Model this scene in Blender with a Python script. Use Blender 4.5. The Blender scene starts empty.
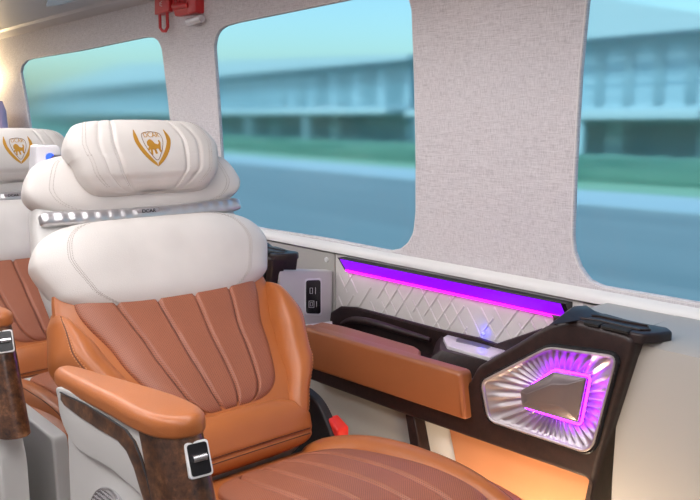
import bpy, bmesh
from math import *
from mathutils import Vector, Matrix
import random
random.seed(4)
D = bpy.data
SC = bpy.context.scene
COL = SC.collection
FLOOR = .12

# ------------------------------------------------------------------ camera
f = 780.; pit = atan(128/f); az = atan(684*cos(pit)/f)
fh = Vector((-cos(az), sin(az), 0)); RV = Vector((fh.y, -fh.x, 0))
FV = Vector((fh.x*cos(pit), fh.y*cos(pit), -sin(pit)))
UV_ = Vector((fh.x*sin(pit), fh.y*sin(pit), cos(pit)))
CP = Vector((0, 0, 1.2))
cd = D.cameras.new('camera'); cam = D.objects.new('camera', cd); COL.objects.link(cam)
m = Matrix((RV, UV_, -FV)).transposed().to_4x4(); m.translation = CP
cam.matrix_world = m
cd.sensor_width = 36; cd.lens = 36*f/700; cd.clip_start = .01; cd.clip_end = 500
SC.camera = cam

def ray(px, py):
    return FV + RV*((px-350)/f) + UV_*((250-py)/f)
def Y(px, py, y):
    d = ray(px, py); return CP + d*(y/d.y)
def Zp(px, py, z):
    d = ray(px, py); return CP + d*((z-CP.z)/d.z)
def Xp(px, py, x):
    d = ray(px, py); return CP + d*(x/d.x)

WY = 1.38; TILT = .07
def wall_pt(px, py):           # window wall leans inward above the sill
    d = ray(px, py)            # y = WY - TILT*(z-.84)
    t = (WY - TILT*(CP.z-.84)) / (d.y + TILT*d.z)
    return CP + d*t
def wy(z): return WY - TILT*(z-.84)

# ------------------------------------------------------------------ materials
def mat(name, col, rough=.5, metal=0, **k):
    M = D.materials.new(name); M.use_nodes = True
    nt = M.node_tree; b = nt.nodes['Principled BSDF']
    b.inputs['Base Color'].default_value = (*col, 1)
    b.inputs['Roughness'].default_value = rough
    b.inputs['Metallic'].default_value = metal
    for q, v in k.items():
        b.inputs[q.replace('_', ' ')].default_value = v
    return M
def N(nt, t, **k):
    n = nt.nodes.new(t)
    for q, v in k.items(): setattr(n, q, v)
    return n
def bump(M, height, strength=.3, dist=.001):
    nt = M.node_tree; b = nt.nodes['Principled BSDF']
    bp = N(nt, 'ShaderNodeBump'); bp.inputs['Strength'].default_value = strength
    bp.inputs['Distance'].default_value = dist
    nt.links.new(height, bp.inputs['Height']); nt.links.new(bp.outputs[0], b.inputs['Normal'])
def mapping(nt, scale, src='Object'):
    tc = N(nt, 'ShaderNodeTexCoord'); mp = N(nt, 'ShaderNodeMapping')
    mp.inputs['Scale'].default_value = scale
    nt.links.new(tc.outputs[src], mp.inputs['Vector']); return mp.outputs[0]
def noise(nt, vec, scale, detail=3, rough=.5):
    n = N(nt, 'ShaderNodeTexNoise'); n.inputs['Scale'].default_value = scale
    n.inputs['Detail'].default_value = detail; n.inputs['Roughness'].default_value = rough
    if vec: nt.links.new(vec, n.inputs['Vector'])
    return n.outputs['Fac']
def ramp(nt, fac, stops):
    r = N(nt, 'ShaderNodeValToRGB'); cr = r.color_ramp
    cr.elements[0].position = stops[0][0]; cr.elements[0].color = (*stops[0][1], 1)
    cr.elements[1].position = stops[-1][0]; cr.elements[1].color = (*stops[-1][1], 1)
    for p_, c in stops[1:-1]:
        e = cr.elements.new(p_); e.color = (*c, 1)
    nt.links.new(fac, r.inputs[0]); return r.outputs[0]
def mth(nt, op, a, b=None, c=None):
    n = N(nt, 'ShaderNodeMath', operation=op)
    for i, v in enumerate((a, b, c)):
        if v is None: continue
        if isinstance(v, (int, float)): n.inputs[i].default_value = v
        else: nt.links.new(v, n.inputs[i])
    return n.outputs[0]

def leather(name, col, rough=.42, perf=False):
    M = mat(name, col, rough); nt = M.node_tree; b = nt.nodes['Principled BSDF']
    v = N(nt, 'ShaderNodeTexVoronoi'); v.inputs['Scale'].default_value = 520
    tc = N(nt, 'ShaderNodeTexCoord'); nt.links.new(tc.outputs['Object'], v.inputs['Vector'])
    n = noise(nt, tc.outputs['Object'], 9, 2)
    r = ramp(nt, n, [(.3, tuple(c*.93 for c in col)), (.7, tuple(min(1, c*1.05) for c in col))])
    h = v.outputs['Distance']
    if perf:
        uv = N(nt, 'ShaderNodeUVMap'); sx = N(nt, 'ShaderNodeSeparateXYZ'); nt.links.new(uv.outputs[0], sx.inputs[0])
        S = 2*pi/.0046
        a = mth(nt, 'SINE', mth(nt, 'MULTIPLY', sx.outputs[0], S)); c = mth(nt, 'SINE', mth(nt, 'MULTIPLY', sx.outputs[1], S))
        d = mth(nt, 'MULTIPLY', a, c)
        hole = mth(nt, 'GREATER_THAN', d, .55)
        mx = N(nt, 'ShaderNodeMix', data_type='RGBA'); nt.links.new(hole, mx.inputs[0])
        nt.links.new(r, mx.inputs[6]); mx.inputs[7].default_value = (col[0]*.25, col[1]*.22, col[2]*.25, 1)
        r = mx.outputs[2]
        h = mth(nt, 'SUBTRACT', v.outputs['Distance'], mth(nt, 'MULTIPLY', hole, 2.0))
    nt.links.new(r, b.inputs['Base Color'])
    bump(M, h, .25, .0006)
    return M

ORANGE = (.42, .128, .033)
M_or = leather('tan_leather', ORANGE, .36)
M_orp = leather('perforated_tan_leather', (.345, .112, .055), .48, perf=True)
M_wh = leather('ivory_leather', (.65, .61, .57), .43)
M_stw = mat('ivory_thread', (.50, .45, .41), .8)
M_sto = mat('tan_thread', (.62, .27, .11), .7)
M_std = mat('dark_thread', (.10, .035, .02), .7)
M_gold = mat('gold_thread', (.55, .27, .03), .45, .35)
M_brown_th = mat('outline_thread', (.25, .16, .10), .7)
M_pl = mat('pale_plastic', (.62, .61, .585), .35)
M_plw = mat('white_plastic', (.78, .78, .77), .3)
M_chr = mat('brushed_chrome', (.72, .72, .74), .25, 1)
M_blk = mat('black_plastic', (.012, .012, .014), .25)
M_dk = mat('dark_plastic', (.02, .018, .02), .5)
M_red = mat('red_plastic', (.55, .025, .03), .3)
M_glassred = mat('buckle_red', (.85, .04, .03), .3)
M_strip = mat('satin_chrome', (.62, .61, .62), .36, .9)
M_alu = mat('matte_aluminium', (.46, .42, .42), .42, .75)
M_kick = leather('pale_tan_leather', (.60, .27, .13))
M_ch = leather('chestnut_leather', (.30, .098, .034), .4)
M_slot = mat('matte_black', (.01, .008, .008), .9)
M_cap = mat('grey_lacquer', (.20, .17, .175), .38, .5)
M_low = mat('stone_grey_plastic', (.40, .385, .355), .45)
M_lid = mat('white_metal', (.80, .79, .82), .25, .3)
M_blue = mat('blue_button', (.02, .05, .8), .3, Emission_Color=(.03, .09, 1, 1), Emission_Strength=2.0)
def emis(name, col, s):
    return mat(name, tuple(c*.5 for c in col), .5, Emission_Color=(*col, 1), Emission_Strength=s)
M_pur = emis('purple_diffuser', (.28, .0, 1), .95)
M_mag = emis('magenta_tube', (1, .01, .80), 2.6)
M_ring = emis('violet_led', (.38, .01, 1), 17)
M_bled = emis('blue_led', (.03, .03, 1), 20)
M_fill = emis('lamp_diffuser', (1, .97, .985), 8.0)
M_fill2 = emis('rack_diffuser', (1, .97, .975), 11)
M_warm = emis('warm_lamp', (1, .75, .42), 260)

def wood():
    M = mat('walnut_burl', (.06, .02, .012), .28, Coat_Weight=.35, Coat_Roughness=.15); nt = M.node_tree
    v = mapping(nt, (1, 1, 1)); n = noise(nt, v, 22, 8, .7)
    n2 = noise(nt, v, 120, 4, .6)
    s = mth(nt, 'ADD', mth(nt, 'MULTIPLY', n, .7), mth(nt, 'MULTIPLY', n2, .3))
    nt.links.new(ramp(nt, s, [(.38, (.020, .007, .003)), (.5, (.095, .036, .014)), (.64, (.27, .125, .055))]), nt.nodes['Principled BSDF'].inputs['Base Color'])
    return M
M_wood = wood()
def dwood():
    M = mat('dark_walnut', (.03, .012, .01), .3, Coat_Weight=.3, Coat_Roughness=.2); nt = M.node_tree
    v = mapping(nt, (1, 1, 1)); n = noise(nt, v, 60, 6, .7)
    nt.links.new(ramp(nt, n, [(.35, (.008, .003, .003)), (.7, (.030, .012, .010))]), nt.nodes['Principled BSDF'].inputs['Base Color'])
    return M
M_dw = dwood(); M_dw.node_tree.nodes['Principled BSDF'].inputs['Roughness'].default_value = .5; M_dw.node_tree.nodes['Principled BSDF'].inputs['Coat Weight'].default_value = .1

def linen():
    M = mat('linen_wallcovering', (.66, .63, .62), .7); nt = M.node_tree
    a = noise(nt, mapping(nt, (40, 40, 900)), 1, 3, .6)
    b = noise(nt, mapping(nt, (900, 900, 40)), 1, 3, .6)
    s = mth(nt, 'ADD', mth(nt, 'MULTIPLY', a, .5), mth(nt, 'MULTIPLY', b, .5))
    nt.links.new(ramp(nt, s, [(.36, (.47, .445, .46)), (.5, (.665, .64, .655)), (.62, (.77, .75, .77))]), nt.nodes['Principled BSDF'].inputs['Base Color'])
    bump(M, s, .5, .0012)
    return M
M_lin = linen()

# ------------------------------------------------------------------ object helpers
def link(name, bm, mats, parent=None, smooth=True, off=None):
    me = D.meshes.new(name)
    if off is not None: bmesh.ops.translate(bm, verts=bm.verts, vec=-Vector(off))
    bmesh.ops.remove_doubles(bm, verts=bm.verts, dist=1e-6)
    bmesh.ops.recalc_face_normals(bm, faces=bm.faces)
    bm.to_mesh(me); bm.free()
    for M in (mats if isinstance(mats, (list, tuple)) else [mats]): me.materials.append(M)
    for p_ in me.polygons: p_.use_smooth = smooth
    if smooth: me.set_sharp_from_angle(angle=radians(38))
    o = D.objects.new(name, me); COL.objects.link(o)
    if parent: o.parent = parent
    return o
def thing(name, label, cat, loc, group=None):
    o = D.objects.new(name, None); COL.objects.link(o); o.location = loc; o.empty_display_size = .05
    o['label'] = label; o['category'] = cat
    if group: o['group'] = group
    return o
def tag(o, label, cat, group=None):
    o['label'] = label; o['category'] = cat
    if group: o['group'] = group
    return o
def struct(o): o['kind'] = 'structure'; return o

def box(bm, x0, x1, y0, y1, z0, z1, bev=0, mi=0, seg=3):
    g = bmesh.ops.create_cube(bm, size=1)
    vs = g['verts']
    for v in vs:
        v.co = Vector((x0+(v.co.x+.5)*(x1-x0), y0+(v.co.y+.5)*(y1-y0), z0+(v.co.z+.5)*(z1-z0)))
    fs = set(f_ for v in vs for f_ in v.link_faces)
    for f_ in fs: f_.material_index = mi
    if bev:
        es = list(set(e for v in vs for e in v.link_edges))
        bmesh.ops.bevel(bm, geom=es, offset=bev, segments=seg, profile=.5, affect='EDGES')
    return vs

def tube(bm, pts, r, seg=8, mi=0, closed=False, taper=None):
    pts = [Vector(p_) for p_ in pts]; n = len(pts); rings = []
    prev = None
    for i, p_ in enumerate(pts):
        if closed: t = pts[(i+1) % n]-pts[i-1]
        else: t = pts[min(i+1, n-1)]-pts[max(i-1, 0)]
        t.normalize()
        if prev is None:
            u = t.orthogonal().normalized()
        else:
            u = (prev - t*prev.dot(t)).normalized()
        prev = u; w = t.cross(u)
        rr = r*(taper(i/(n-1)) if taper else 1)
        rings.append([bm.verts.new(p_+(u*cos(2*pi*k/seg)+w*sin(2*pi*k/seg))*rr) for k in range(seg)])
    m_ = n if closed else n-1
    for i in range(m_):
        A = rings[i]; B = rings[(i+1) % n]
        for k in range(seg):
            f_ = bm.faces.new((A[k], A[(k+1) % seg], B[(k+1) % seg], B[k])); f_.material_index = mi
    if not closed:
        for A in (rings[0], rings[-1]):
            f_ = bm.faces.new(A); f_.material_index = mi

def smooth_poly(pts, n=6, closed=True):
    """Catmull-Rom through points"""
    P = [Vector(p_) for p_ in pts]; L = len(P); out = []
    rng = L if closed else L-1
    for i in range(rng):
        if closed: a, b, c, d = P[i-1], P[i], P[(i+1) % L], P[(i+2) % L]
        else: a, b, c, d = P[max(i-1, 0)], P[i], P[i+1], P[min(i+2, L-1)]
        for k in range(n):
            t = k/n
            out.append(.5*((2*b)+(c-a)*t+(2*a-5*b+4*c-d)*t*t+(3*b-a-3*c+d)*t**3))
    if not closed: out.append(P[-1])
    return out
def round_poly(pts, r, n=5):
    """polygon with rounded corners; r scalar or list"""
    P = [Vector(p_) for p_ in pts]; L = len(P); out = []
    for i in range(L):
        a, b, c = P[i-1], P[i], P[(i+1) % L]
        rr = r[i] if isinstance(r, (list, tuple)) else r
        d1 = (a-b); d2 = (c-b); q = min(rr, d1.length*.49, d2.length*.49)
        if q < 1e-5: out.append(b); continue
        s = b+d1.normalized()*q; e = b+d2.normalized()*q
        for k in range(n+1):
            t = k/n; out.append((1-t)**2*s+2*t*(1-t)*b+t*t*e)
    return out

def slab(bm, outline, vec, bev=0, seg=4, mi=0, bev_back=0, holes=()):
    """closed 3D outline (planar) extruded by vec with rounded edge on the start side"""
    O = [Vector(p_) for p_ in outline]; n = len(O); vec = Vector(vec); d = vec.normalized()
    cen = sum(O, Vector())/n
    nor = Vector()
    for i in range(n): nor += (O[i]-cen).cross(O[(i+1) % n]-cen)
    nor.normalize()
    def inset(q):
        if q == 0: return O
        r = []
        for i in range(n):
            a = (O[i]-O[i-1]); b = (O[(i+1) % n]-O[i])
            if a.length < 1e-7 or b.length < 1e-7: r.append(O[i].copy()); continue
            a.normalize(); b.normalize()
            na = nor.cross(a); nb = nor.cross(b); m_ = (na+nb)
            if m_.length < 1e-4: m_ = na
            m_.normalize(); k = max(.45, m_.dot(na))
            r.append(O[i]+m_*q/k)
        return r
    rings = []
    if bev:
        rings = []
        for k in range(seg+1):          # k=0 : top, inset by bev ; k=seg: side, depth bev
            t = k/seg*pi/2
            rings.append([p_+d*bev*(1-cos(t)) for p_ in inset(bev*(1-sin(t)))])
    else: rings.append(O)
    if bev_back:
        for k in range(seg+1):
            t = k/seg*pi/2
            rings.append([p_+vec-d*bev_back*(1-sin(t)) for p_ in inset(bev_back*(1-cos(t)))])
    else: rings.append([p_+vec for p_ in O])
    R = [[bm.verts.new(p_) for p_ in r] for r in rings]
    for A, B in zip(R, R[1:]):
        for i in range(n):
            f_ = bm.faces.new((A[i], A[(i+1) % n], B[(i+1) % n], B[i])); f_.material_index = mi
    HR_ = []
    for h in holes:
        a_ = [bm.verts.new(Vector(q)) for q in h]; b_ = [bm.verts.new(Vector(q)+vec) for q in h]; m_ = len(a_)
        for i in range(m_): bm.faces.new((a_[i], a_[(i+1) % m_], b_[(i+1) % m_], b_[i]))
        HR_.append((a_, b_))
    for w_, A in ((0, R[0]), (1, R[-1])):
        es = [bm.edges.get((A[i], A[(i+1) % n])) for i in range(n)]
        for h in HR_: es += [bm.edges.get((h[w_][i], h[w_][(i+1) % len(h[w_])])) for i in range(len(h[w_]))]
        g = bmesh.ops.triangle_fill(bm, use_beauty=True, edges=[e for e in es if e])
        for f_ in g['geom']:
            if isinstance(f_, bmesh.types.BMFace): f_.material_index = mi

def tab(tb):
    """smooth table lookup v in 0..1"""
    def g(v):
        if v <= tb[0][0]: return tb[0][1]
        for (a, x), (b, y) in zip(tb, tb[1:]):
            if v <= b:
                t = (v-a)/(b-a); t = t*t*(3-2*t)*.5+t*.5
                return x+(y-x)*t
        return tb[-1][1]
    return g

class Pillow:
    """padded cushion: centre profile (x,z) points bottom->top, lateral limits lo(v),hi(v)"""
    def __init__(s, prof, lo, hi, T, n=3., m=3., k=7., back=.02, lift=None, grooves=(), cy=0., flip=1, hgrooves=()):
        s.c = smooth_poly([Vector((x, 0, z)) for x, z in prof], 12, False)
        L = [0]
        for a, b in zip(s.c, s.c[1:]): L.append(L[-1]+(b-a).length)
        s.L = L; s.len = L[-1]
        s.lo = tab(lo) if isinstance(lo, (list, tuple)) else (lambda v: lo)
        s.hi = tab(hi) if isinstance(hi, (list, tuple)) else (lambda v: hi)
        s.T = T; s.n = n; s.m = m; s.k = k; s.back = back; s.lift = lift; s.gr = grooves; s.cy = cy; s.flip = flip; s.hg = hgrooves
    def centre(s, v):
        q = v*s.len; i = 0
        while i < len(s.L)-2 and s.L[i+1] < q: i += 1
        t = (q-s.L[i])/(s.L[i+1]-s.L[i]); a, b = s.c[i], s.c[i+1]
        p_ = a.lerp(b, t)
        a2 = s.c[max(i-3, 0)]; b2 = s.c[min(i+4, len(s.c)-1)]
        d = (b2-a2).normalized(); nn = Vector((d.z, 0, -d.x))*s.flip
        return p_, nn
    def pt(s, u, v, side=1, extra=0.):
        """u,v in -1..1"""
        v01 = (v+1)/2
        p_, nn = s.centre(v01)
        w = max(0, 1-abs(v)**s.k)**(1/s.k)
        lo, hi = s.lo(v01), s.hi(v01); mid = (lo+hi)/2
        lat = mid+(hi-lo)/2*u*w
        h = max(0, 1-abs(u)**s.n)**(1/s.n)*max(0, 1-abs(v)**s.m)**(1/s.m)
        if side > 0:
            H = s.T*h
            for g in s.gr:
                gu, gw, gd = g[:3]
                cu = gu(v) if callable(gu) else gu
                dist = abs(u-cu)*(hi-lo)/2
                H -= gd*exp(-(dist/gw)**2)*min(1, h*1.5)
            for gv, gw, gd in s.hg:
                cv = gv(u) if callable(gv) else gv
                dist = abs(v-cv)*s.len/2
                H -= gd*exp(-(dist/gw)**2)*min(1, h*1.5)
            H += extra
        else: H = -s.back*h
        q = p_+nn*H+Vector((0, lat+s.cy, 0))
        if s.lift: q += Vector(s.lift(u, v))
        return q
    def build(s, bm, nu=72, nv=44, mi=0):
        uvl = bm.loops.layers.uv.verify()
        su = [sin(pi/2*(-1+2*i/nu)) for i in range(nu+1)]
        su = [.55*a+.45*(-1+2*i/nu) for i, a in enumerate(su)]
        sv = [sin(pi/2*(-1+2*i/nv)) for i in range(nv+1)]
        for side in (1, -1):
            G = {}
            for i, u in enumerate(su):
                for j, v in enumerate(sv): G[i, j] = bm.verts.new(s.pt(u, v, side))
            for i in range(nu):
                for j in range(nv):
                    vs = [G[i, j], G[i+1, j], G[i+1, j+1], G[i, j+1]]
                    if side > 0: vs.reverse()
                    f_ = bm.faces.new(vs); f_.material_index = mi
                    for l in f_.loops:
                        l[uvl].uv = (l.vert.co.y, (sv[j] if l.vert in (G[i, j], G[i+1, j]) else sv[j+1])*s.len/2)
    def line(s, bm, f_uv, r, mi, n=50, extra=.0002, dash=False, seg=6):
        pts = [s.pt(*f_uv(i/n), 1, extra) for i in range(n+1)]
        if not dash: tube(bm, pts, r, seg, mi)
        else:
            for i in range(0, n-1, 2): tube(bm, pts[i:i+2], r, 5, mi)

# ------------------------------------------------------------------ SEAT
SY = .775; SX = -1.2
seat = thing('captain_seat', 'large reclined captain seat in front, tan leather with ivory headrest and shoulder pads', 'seat', (SX, SY, FLOOR), None)
OFF = (SX, SY, FLOOR)
def spart(name, bm, mats, parent=seat, smooth=True):
    return link(name, bm, mats, parent, smooth, OFF)

# back shell
bm = bmesh.new()
P = Pillow([(-1.22, .53), (-1.32, .62), (-1.42, .71), (-1.53, .84), (-1.62, .98), (-1.665, 1.10)],
           [(0, -.18), (.3, -.22), (.7, -.245), (1, -.22)], [(0, .18), (.3, .22), (.7, .255), (1, .22)], .045, 4, 4, 8, back=.06, cy=SY)
P.build(bm); spart('back_shell', bm, M_pl)
# tan backrest body
bm = bmesh.new()
backp = [(-1.205, .545), (-1.235, .60), (-1.30, .665), (-1.40, .74), (-1.49, .83), (-1.545, .93)]
P = Pillow(backp, [(0, -.16), (.35, -.225), (.6, -.258), (1, -.24)], [(0, .16), (.35, .225), (.6, .258), (1, .24)], .022, 3.5, 4, 6, back=.03, cy=SY)
P.build(bm); spart('backrest', bm, M_or)
# ribbed centre panel
bm = bmesh.new()
ribs = [-.62, -.205, .205, .62]
PC = Pillow([(-1.262, .632), (-1.32, .682), (-1.40, .745), (-1.475, .82), (-1.515, .90)],
           [(0, -.125), (.12, -.14), (.45, -.17), (.8, -.215), (1, -.225)], [(0, .125), (.12, .14), (.45, .17), (.8, .215), (1, .225)],
           .034, 5, 5, 5, back=.01, cy=SY, grooves=[(u, .0035, .0065) for u in ribs], lift=lambda u, v: (-.055*max(0, v-.25)**1.6, 0, 0))
PC.build(bm, 150, 50)
for u in ribs:
    PC.line(bm, lambda t, u=u: (u, -.97+1.9*t), .0009, 1, 40, .0004)
PC.line(bm, lambda t: (-.985, -.9+1.85*t), .0013, 2, 50, -.003)
PC.line(bm, lambda t: (.985, -.9+1.85*t), .0013, 2, 50, -.003)
spart('ribbed_panel', bm, [M_orp, M_std, M_std])
# lumbar pad
bm = bmesh.new()
P = Pillow([(-1.195, .552), (-1.215, .585), (-1.232, .612), (-1.258, .636)], [(0, -.158), (.55, -.168), (1, -.13)], [(0, .158), (.55, .168), (1, .13)], .030, 3.5, 3, 6, back=.01, cy=SY,
           hgrooves=[(-.55, .004, .006)])
P.build(bm, 60, 40)
P.line(bm, lambda t: (-.93+1.86*t, -.47), .0011, 1, 60, .0002)
P.line(bm, lambda t: (-.93+1.86*t, -.66), .0011, 1, 60, .0002)
spart('lumbar_pad', bm, [M_or, M_std])
# bolsters
for sg in (-1, 1):
    bm = bmesh.new()
    inn = [(0, .105), (.18, .122), (.4, .160), (.7, .195), (.92, .222), (1, .235)]
    out = [(0, .165), (.18, .198), (.42, .250), (.7, .282), (.92, .266), (1, .25)]
    lo = [(v, w if sg > 0 else -w2) for (v, w), (_, w2) in zip(inn, out)]
    hi = [(v, w2 if sg > 0 else -w) for (v, w), (_, w2) in zip(inn, out)]
    P = Pillow([(-1.225, .545), (-1.27, .60), (-1.325, .66), (-1.395, .728), (-1.455, .79), (-1.480, .825)], lo, hi, .074, 2.5, 2.6, 3.2, back=.02, cy=SY,
               lift=lambda u, v, sg=sg: (-.030*max(0, u*sg)**2, 0, 0))
    P.build(bm, 44, 60)
    c = .42*sg
    for dd in (-.05, .05):
        P.line(bm, lambda t, dd=dd: (c+dd+sg*.10*sin(pi*t), -.93+1.86*t), .0010, 1, 110, .0001, dash=True)
    P.line(bm, lambda t: (c+sg*.10*sin(pi*t), -.95+1.9*t), .0012, 2, 60, -.0006)
    spart('side_bolster', bm, [M_or, M_sto, M_std])
# shoulder pad (ivory)
bm = bmesh.new()
P = Pillow([(-1.470, .808), (-1.515, .872), (-1.552, .945), (-1.575, .992)],
           [(0, -.195), (.25, -.240), (.6, -.268), (1, -.245)], [(0, .225), (.25, .265), (.6, .285), (1, .258)], .052, 3.4, 2.4, 4.2, back=.06, cy=SY,
           lift=lambda u, v: (-.006*abs(u)**3, 0, 0))
P.build(bm, 72, 50)
for sg in (-1, 1):
    for dd in (0, .03):
        P.line(bm, lambda t, dd=dd: (sg*(.80-dd-.07*(1-t)), -.96+1.9*t), .0009, 1, 110, .0001, dash=True)
    P.line(bm, lambda t: (sg*(.785-.07*(1-t)), -.97+1.93*t), .0008, 1, 60, -.0002)
spart('shoulder_pad', bm, [M_wh, M_stw])
# upper pad (ivory) behind headrest
bm = bmesh.new()
P = Pillow([(-1.598, 1.003), (-1.622, 1.05), (-1.64, 1.10), (-1.655, 1.135)],
           [(0, -.235), (.4, -.243), (.8, -.225), (1, -.19)], [(0, .262), (.4, .272), (.8, .25), (1, .22)], .034, 4, 2.4, 3.6, back=.055, cy=SY,
           lift=lambda u, v: (-.006*abs(u)**3, 0, 0))
P.build(bm, 72, 40)
for sg in (-1, 1):
    for dd in (0, .03):
        P.line(bm, lambda t, dd=dd: (sg*(.83-dd), -.96+1.9*t), .0009, 1, 90, .0001, dash=True)
spart('upper_back_pad', bm, [M_wh, M_stw])
# chrome strip with quilted dimples and lettering
bm = bmesh.new()
P = Pillow([(-1.578, .982), (-1.585, .999), (-1.593, 1.012)], -.228, .245, .021, 6, 2.5, 7, back=.01, cy=SY,
           lift=lambda u, v: (-.004*abs(u)**3, 0, .006*u*u),
           grooves=[(sg*(.20+.115*i), .011, .0028) for sg in (-1, 1) for i in range(7)])
P.build(bm, 240, 16)
PS = P
st = spart('chrome_strip', bm, M_strip)

def text_on(body, size, pos, xdir, ydir, M, name, parent, ext=.0004, sx=1.):
    cu = D.curves.new('t', 'FONT'); cu.body = body; cu.size = size; cu.align_x = 'CENTER'; cu.align_y = 'CENTER'; cu.extrude = ext
    o = D.objects.new('t', cu); COL.objects.link(o)
    dg = bpy.context.evaluated_depsgraph_get(); me = D.meshes.new_from_object(o.evaluated_get(dg))
    D.objects.remove(o); bm = bmesh.new(); bm.from_mesh(me); D.meshes.remove(me)
    xd = Vector(xdir).normalized(); yd = Vector(ydir).normalized(); zd = xd.cross(yd)
    for v in bm.verts: v.co = Vector(pos)+xd*v.co.x*sx+yd*v.co.y+zd*v.co.z
    return bm
c0 = PS.pt(0, .15, 1, .0012)
bm = bmesh.new()
box(bm, c0.x-.003, c0.x+.0006, SY-.026, SY+.026, c0.z-.0075, c0.z+.0055, .002)
spart('name_plate', bm, M_alu, st)
bm = text_on('DCAR', .0105, (c0.x+.0012, SY, c0.z-.001), (0, 1, 0), (-.2, 0, 1), M_blk, 'x', st, sx=1.15)
spart('plate_lettering', bm, M_blk, st, False)

# headrest
bm = bmesh.new()
HG = [(-.42, .004, .0035), (.42, .004, .0035), (-.6, .005, .0025), (.6, .005, .0025)]
HR = Pillow([(-1.588, 1.043), (-1.607, 1.07), (-1.625, 1.125), (-1.645, 1.172), (-1.660, 1.192)],
            [(0, -.125), (.3, -.145), (.65, -.160), (1, -.142)], [(0, .165), (.3, .188), (.65, .198), (1, .170)],
            .052, 3.6, 2.6, 8.0, back=.045, cy=SY, lift=lambda u, v: (.012*u*u, 0, .006*u*u*(1 if v < 0 else -.5)),
            grooves=[((lambda v, g=g: g[0]*(1+.10*(1-v*v))), g[1], g[2]) for g in HG])
HR.build(bm, 150, 60)
for sg in (-1, 1):
    HR.line(bm, lambda t: (sg*.42*(1+.10*(1-(-.93+1.86*t)**2)), -.93+1.86*t), .0007, 1, 60, .0)
    HR.line(bm, lambda t: (sg*.46*(1+.10*(1-(-.93+1.86*t)**2)), -.93+1.86*t), .0006, 1, 100, .0, dash=True)
    HR.line(bm, lambda t: (sg*.6*(1+.10*(1-(-.93+1.86*t)**2)), -.93+1.86*t), .0006, 1, 60, .0)
    for dd in (0, .04):
        HR.line(bm, lambda t, dd=dd: (sg*(.84-dd), -.93+1.86*t), .0009, 1, 110, .0001, dash=True)
hr = spart('headrest', bm, [M_wh, M_stw])
# embroidered emblem: shield, two laurel sweeps, lion, lettering, laid on the cushion surface
def on_hr(a, b, ex=.0006):           # a lateral metres, b vertical metres around the emblem centre
    u0 = a/.183+.035; v0 = .14+b/.085
    return HR.pt(u0, v0, 1, ex)
ES = .050
def flat_shape(bm, pts, mi=0, ex=.0007):
    """thin raised embroidery patch from outline, following the cushion"""
    P2 = [Vector((p_[0], p_[1], 0)) for p_ in pts]
    n = len(P2)
    vs = [bm.verts.new(on_hr(p_.x*ES, p_.y*ES, ex)) for p_ in P2]
    lo = [bm.verts.new(on_hr(p_.x*ES, p_.y*ES, -.0008)) for p_ in P2]
    es = []
    for i in range(n):
        f_ = bm.faces.new((vs[i], vs[(i+1) % n], lo[(i+1) % n], lo[i])); f_.material_index = mi
    es = [bm.edges.get((vs[i], vs[(i+1) % n])) for i in range(n)]
    g = bmesh.ops.triangle_fill(bm, use_beauty=True, edges=es)
    for q in g['geom']:
        if isinstance(q, bmesh.types.BMFace): q.material_index = mi
bm = bmesh.new()
for sg in (-1, 1):
    o_ = smooth_poly([(sg*x, y, 0) for x, y in [(.62, .78), (.70, .45), (.66, .1), (.50, -.28), (.25, -.62), (0, -.85)]], 6, False)
    i_ = smooth_poly([(sg*x, y, 0) for x, y in [(0, -.72), (.22, -.42), (.40, -.12), (.52, .18), (.56, .45), (.60, .78)]], 6, False)
    flat_shape(bm, [(p_.x*1.25, p_.y) for p_ in o_+i_[1:-1]])
sh = [(0, .66), (.34, .60), (.42, .42), (.38, .08), (.22, -.28), (0, -.56), (-.22, -.28), (-.38, .08), (-.42, .42), (-.34, .60)]
shp = smooth_poly([(x, y, 0) for x, y in sh], 5)
tube(bm, [on_hr(p_.x*ES, p_.y*ES) for p_ in [Vector((q.x*1.15, q.y, 0)) for q in shp]], .0008, 5, 1, True)
lion = [(-.26, .22), (-.18, .30), (-.10, .33), (-.02, .27), (.04, .16), (.16, .12), (.22, .18), (.20, .26), (.25, .30), (.29, .20), (.26, .06), (.24, -.06), (.27, -.16), (.19, -.17), (.14, -.04),
        (.04, -.05), (.08, -.22), (-.01, -.23), (-.04, -.08), (-.10, -.06), (-.12, -.26), (-.20, -.26), (-.18, -.05), (-.26, -.12), (-.31, -.07), (-.22, .04), (-.27, .10)]
flat_shape(bm, [(x*1.2, y*1.1-.04) for x, y in lion])
spart('emblem', bm, [M_gold, M_brown_th], hr, False)
tb = text_on('DCAR', .32, (0, 0, 0), (1, 0, 0), (0, 1, 0), M_gold, 'x', None, ext=.01, sx=.9)
for v in tb.verts:
    q = on_hr(v.co.x*ES, (.50+v.co.y)*ES, .0009+v.co.z*.02); v.co = q
spart('emblem_lettering', tb, M_gold, hr, False)
# headrest bracket and button box
bm = bmesh.new()
box(bm, -1.72, -1.655, SY-.16, SY+.16, 1.06, 1.13, .012)
spart('headrest_bracket', bm, M_dk)
q = Xp(49, 160, -1.70)
bm = bmesh.new()
bx = -1.73
o_ = round_poly([(bx+.03, q.y-.034, q.z-.05), (bx+.03, q.y+.034, q.z-.05), (bx+.03, q.y+.026, q.z+.031), (bx+.03, q.y-.024, q.z+.033)], .008)
slab(bm, o_, (-.04, 0, 0), .004)
bb = spart('button_box', bm, M_lid)
bm = bmesh.new()
cc = Vector((bx+.0295, q.y+.002, q.z+.006)); tube(bm, [cc, cc+Vector((.003, 0, 0))], .009, 24)
spart('button', bm, M_blue, bb)

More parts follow.
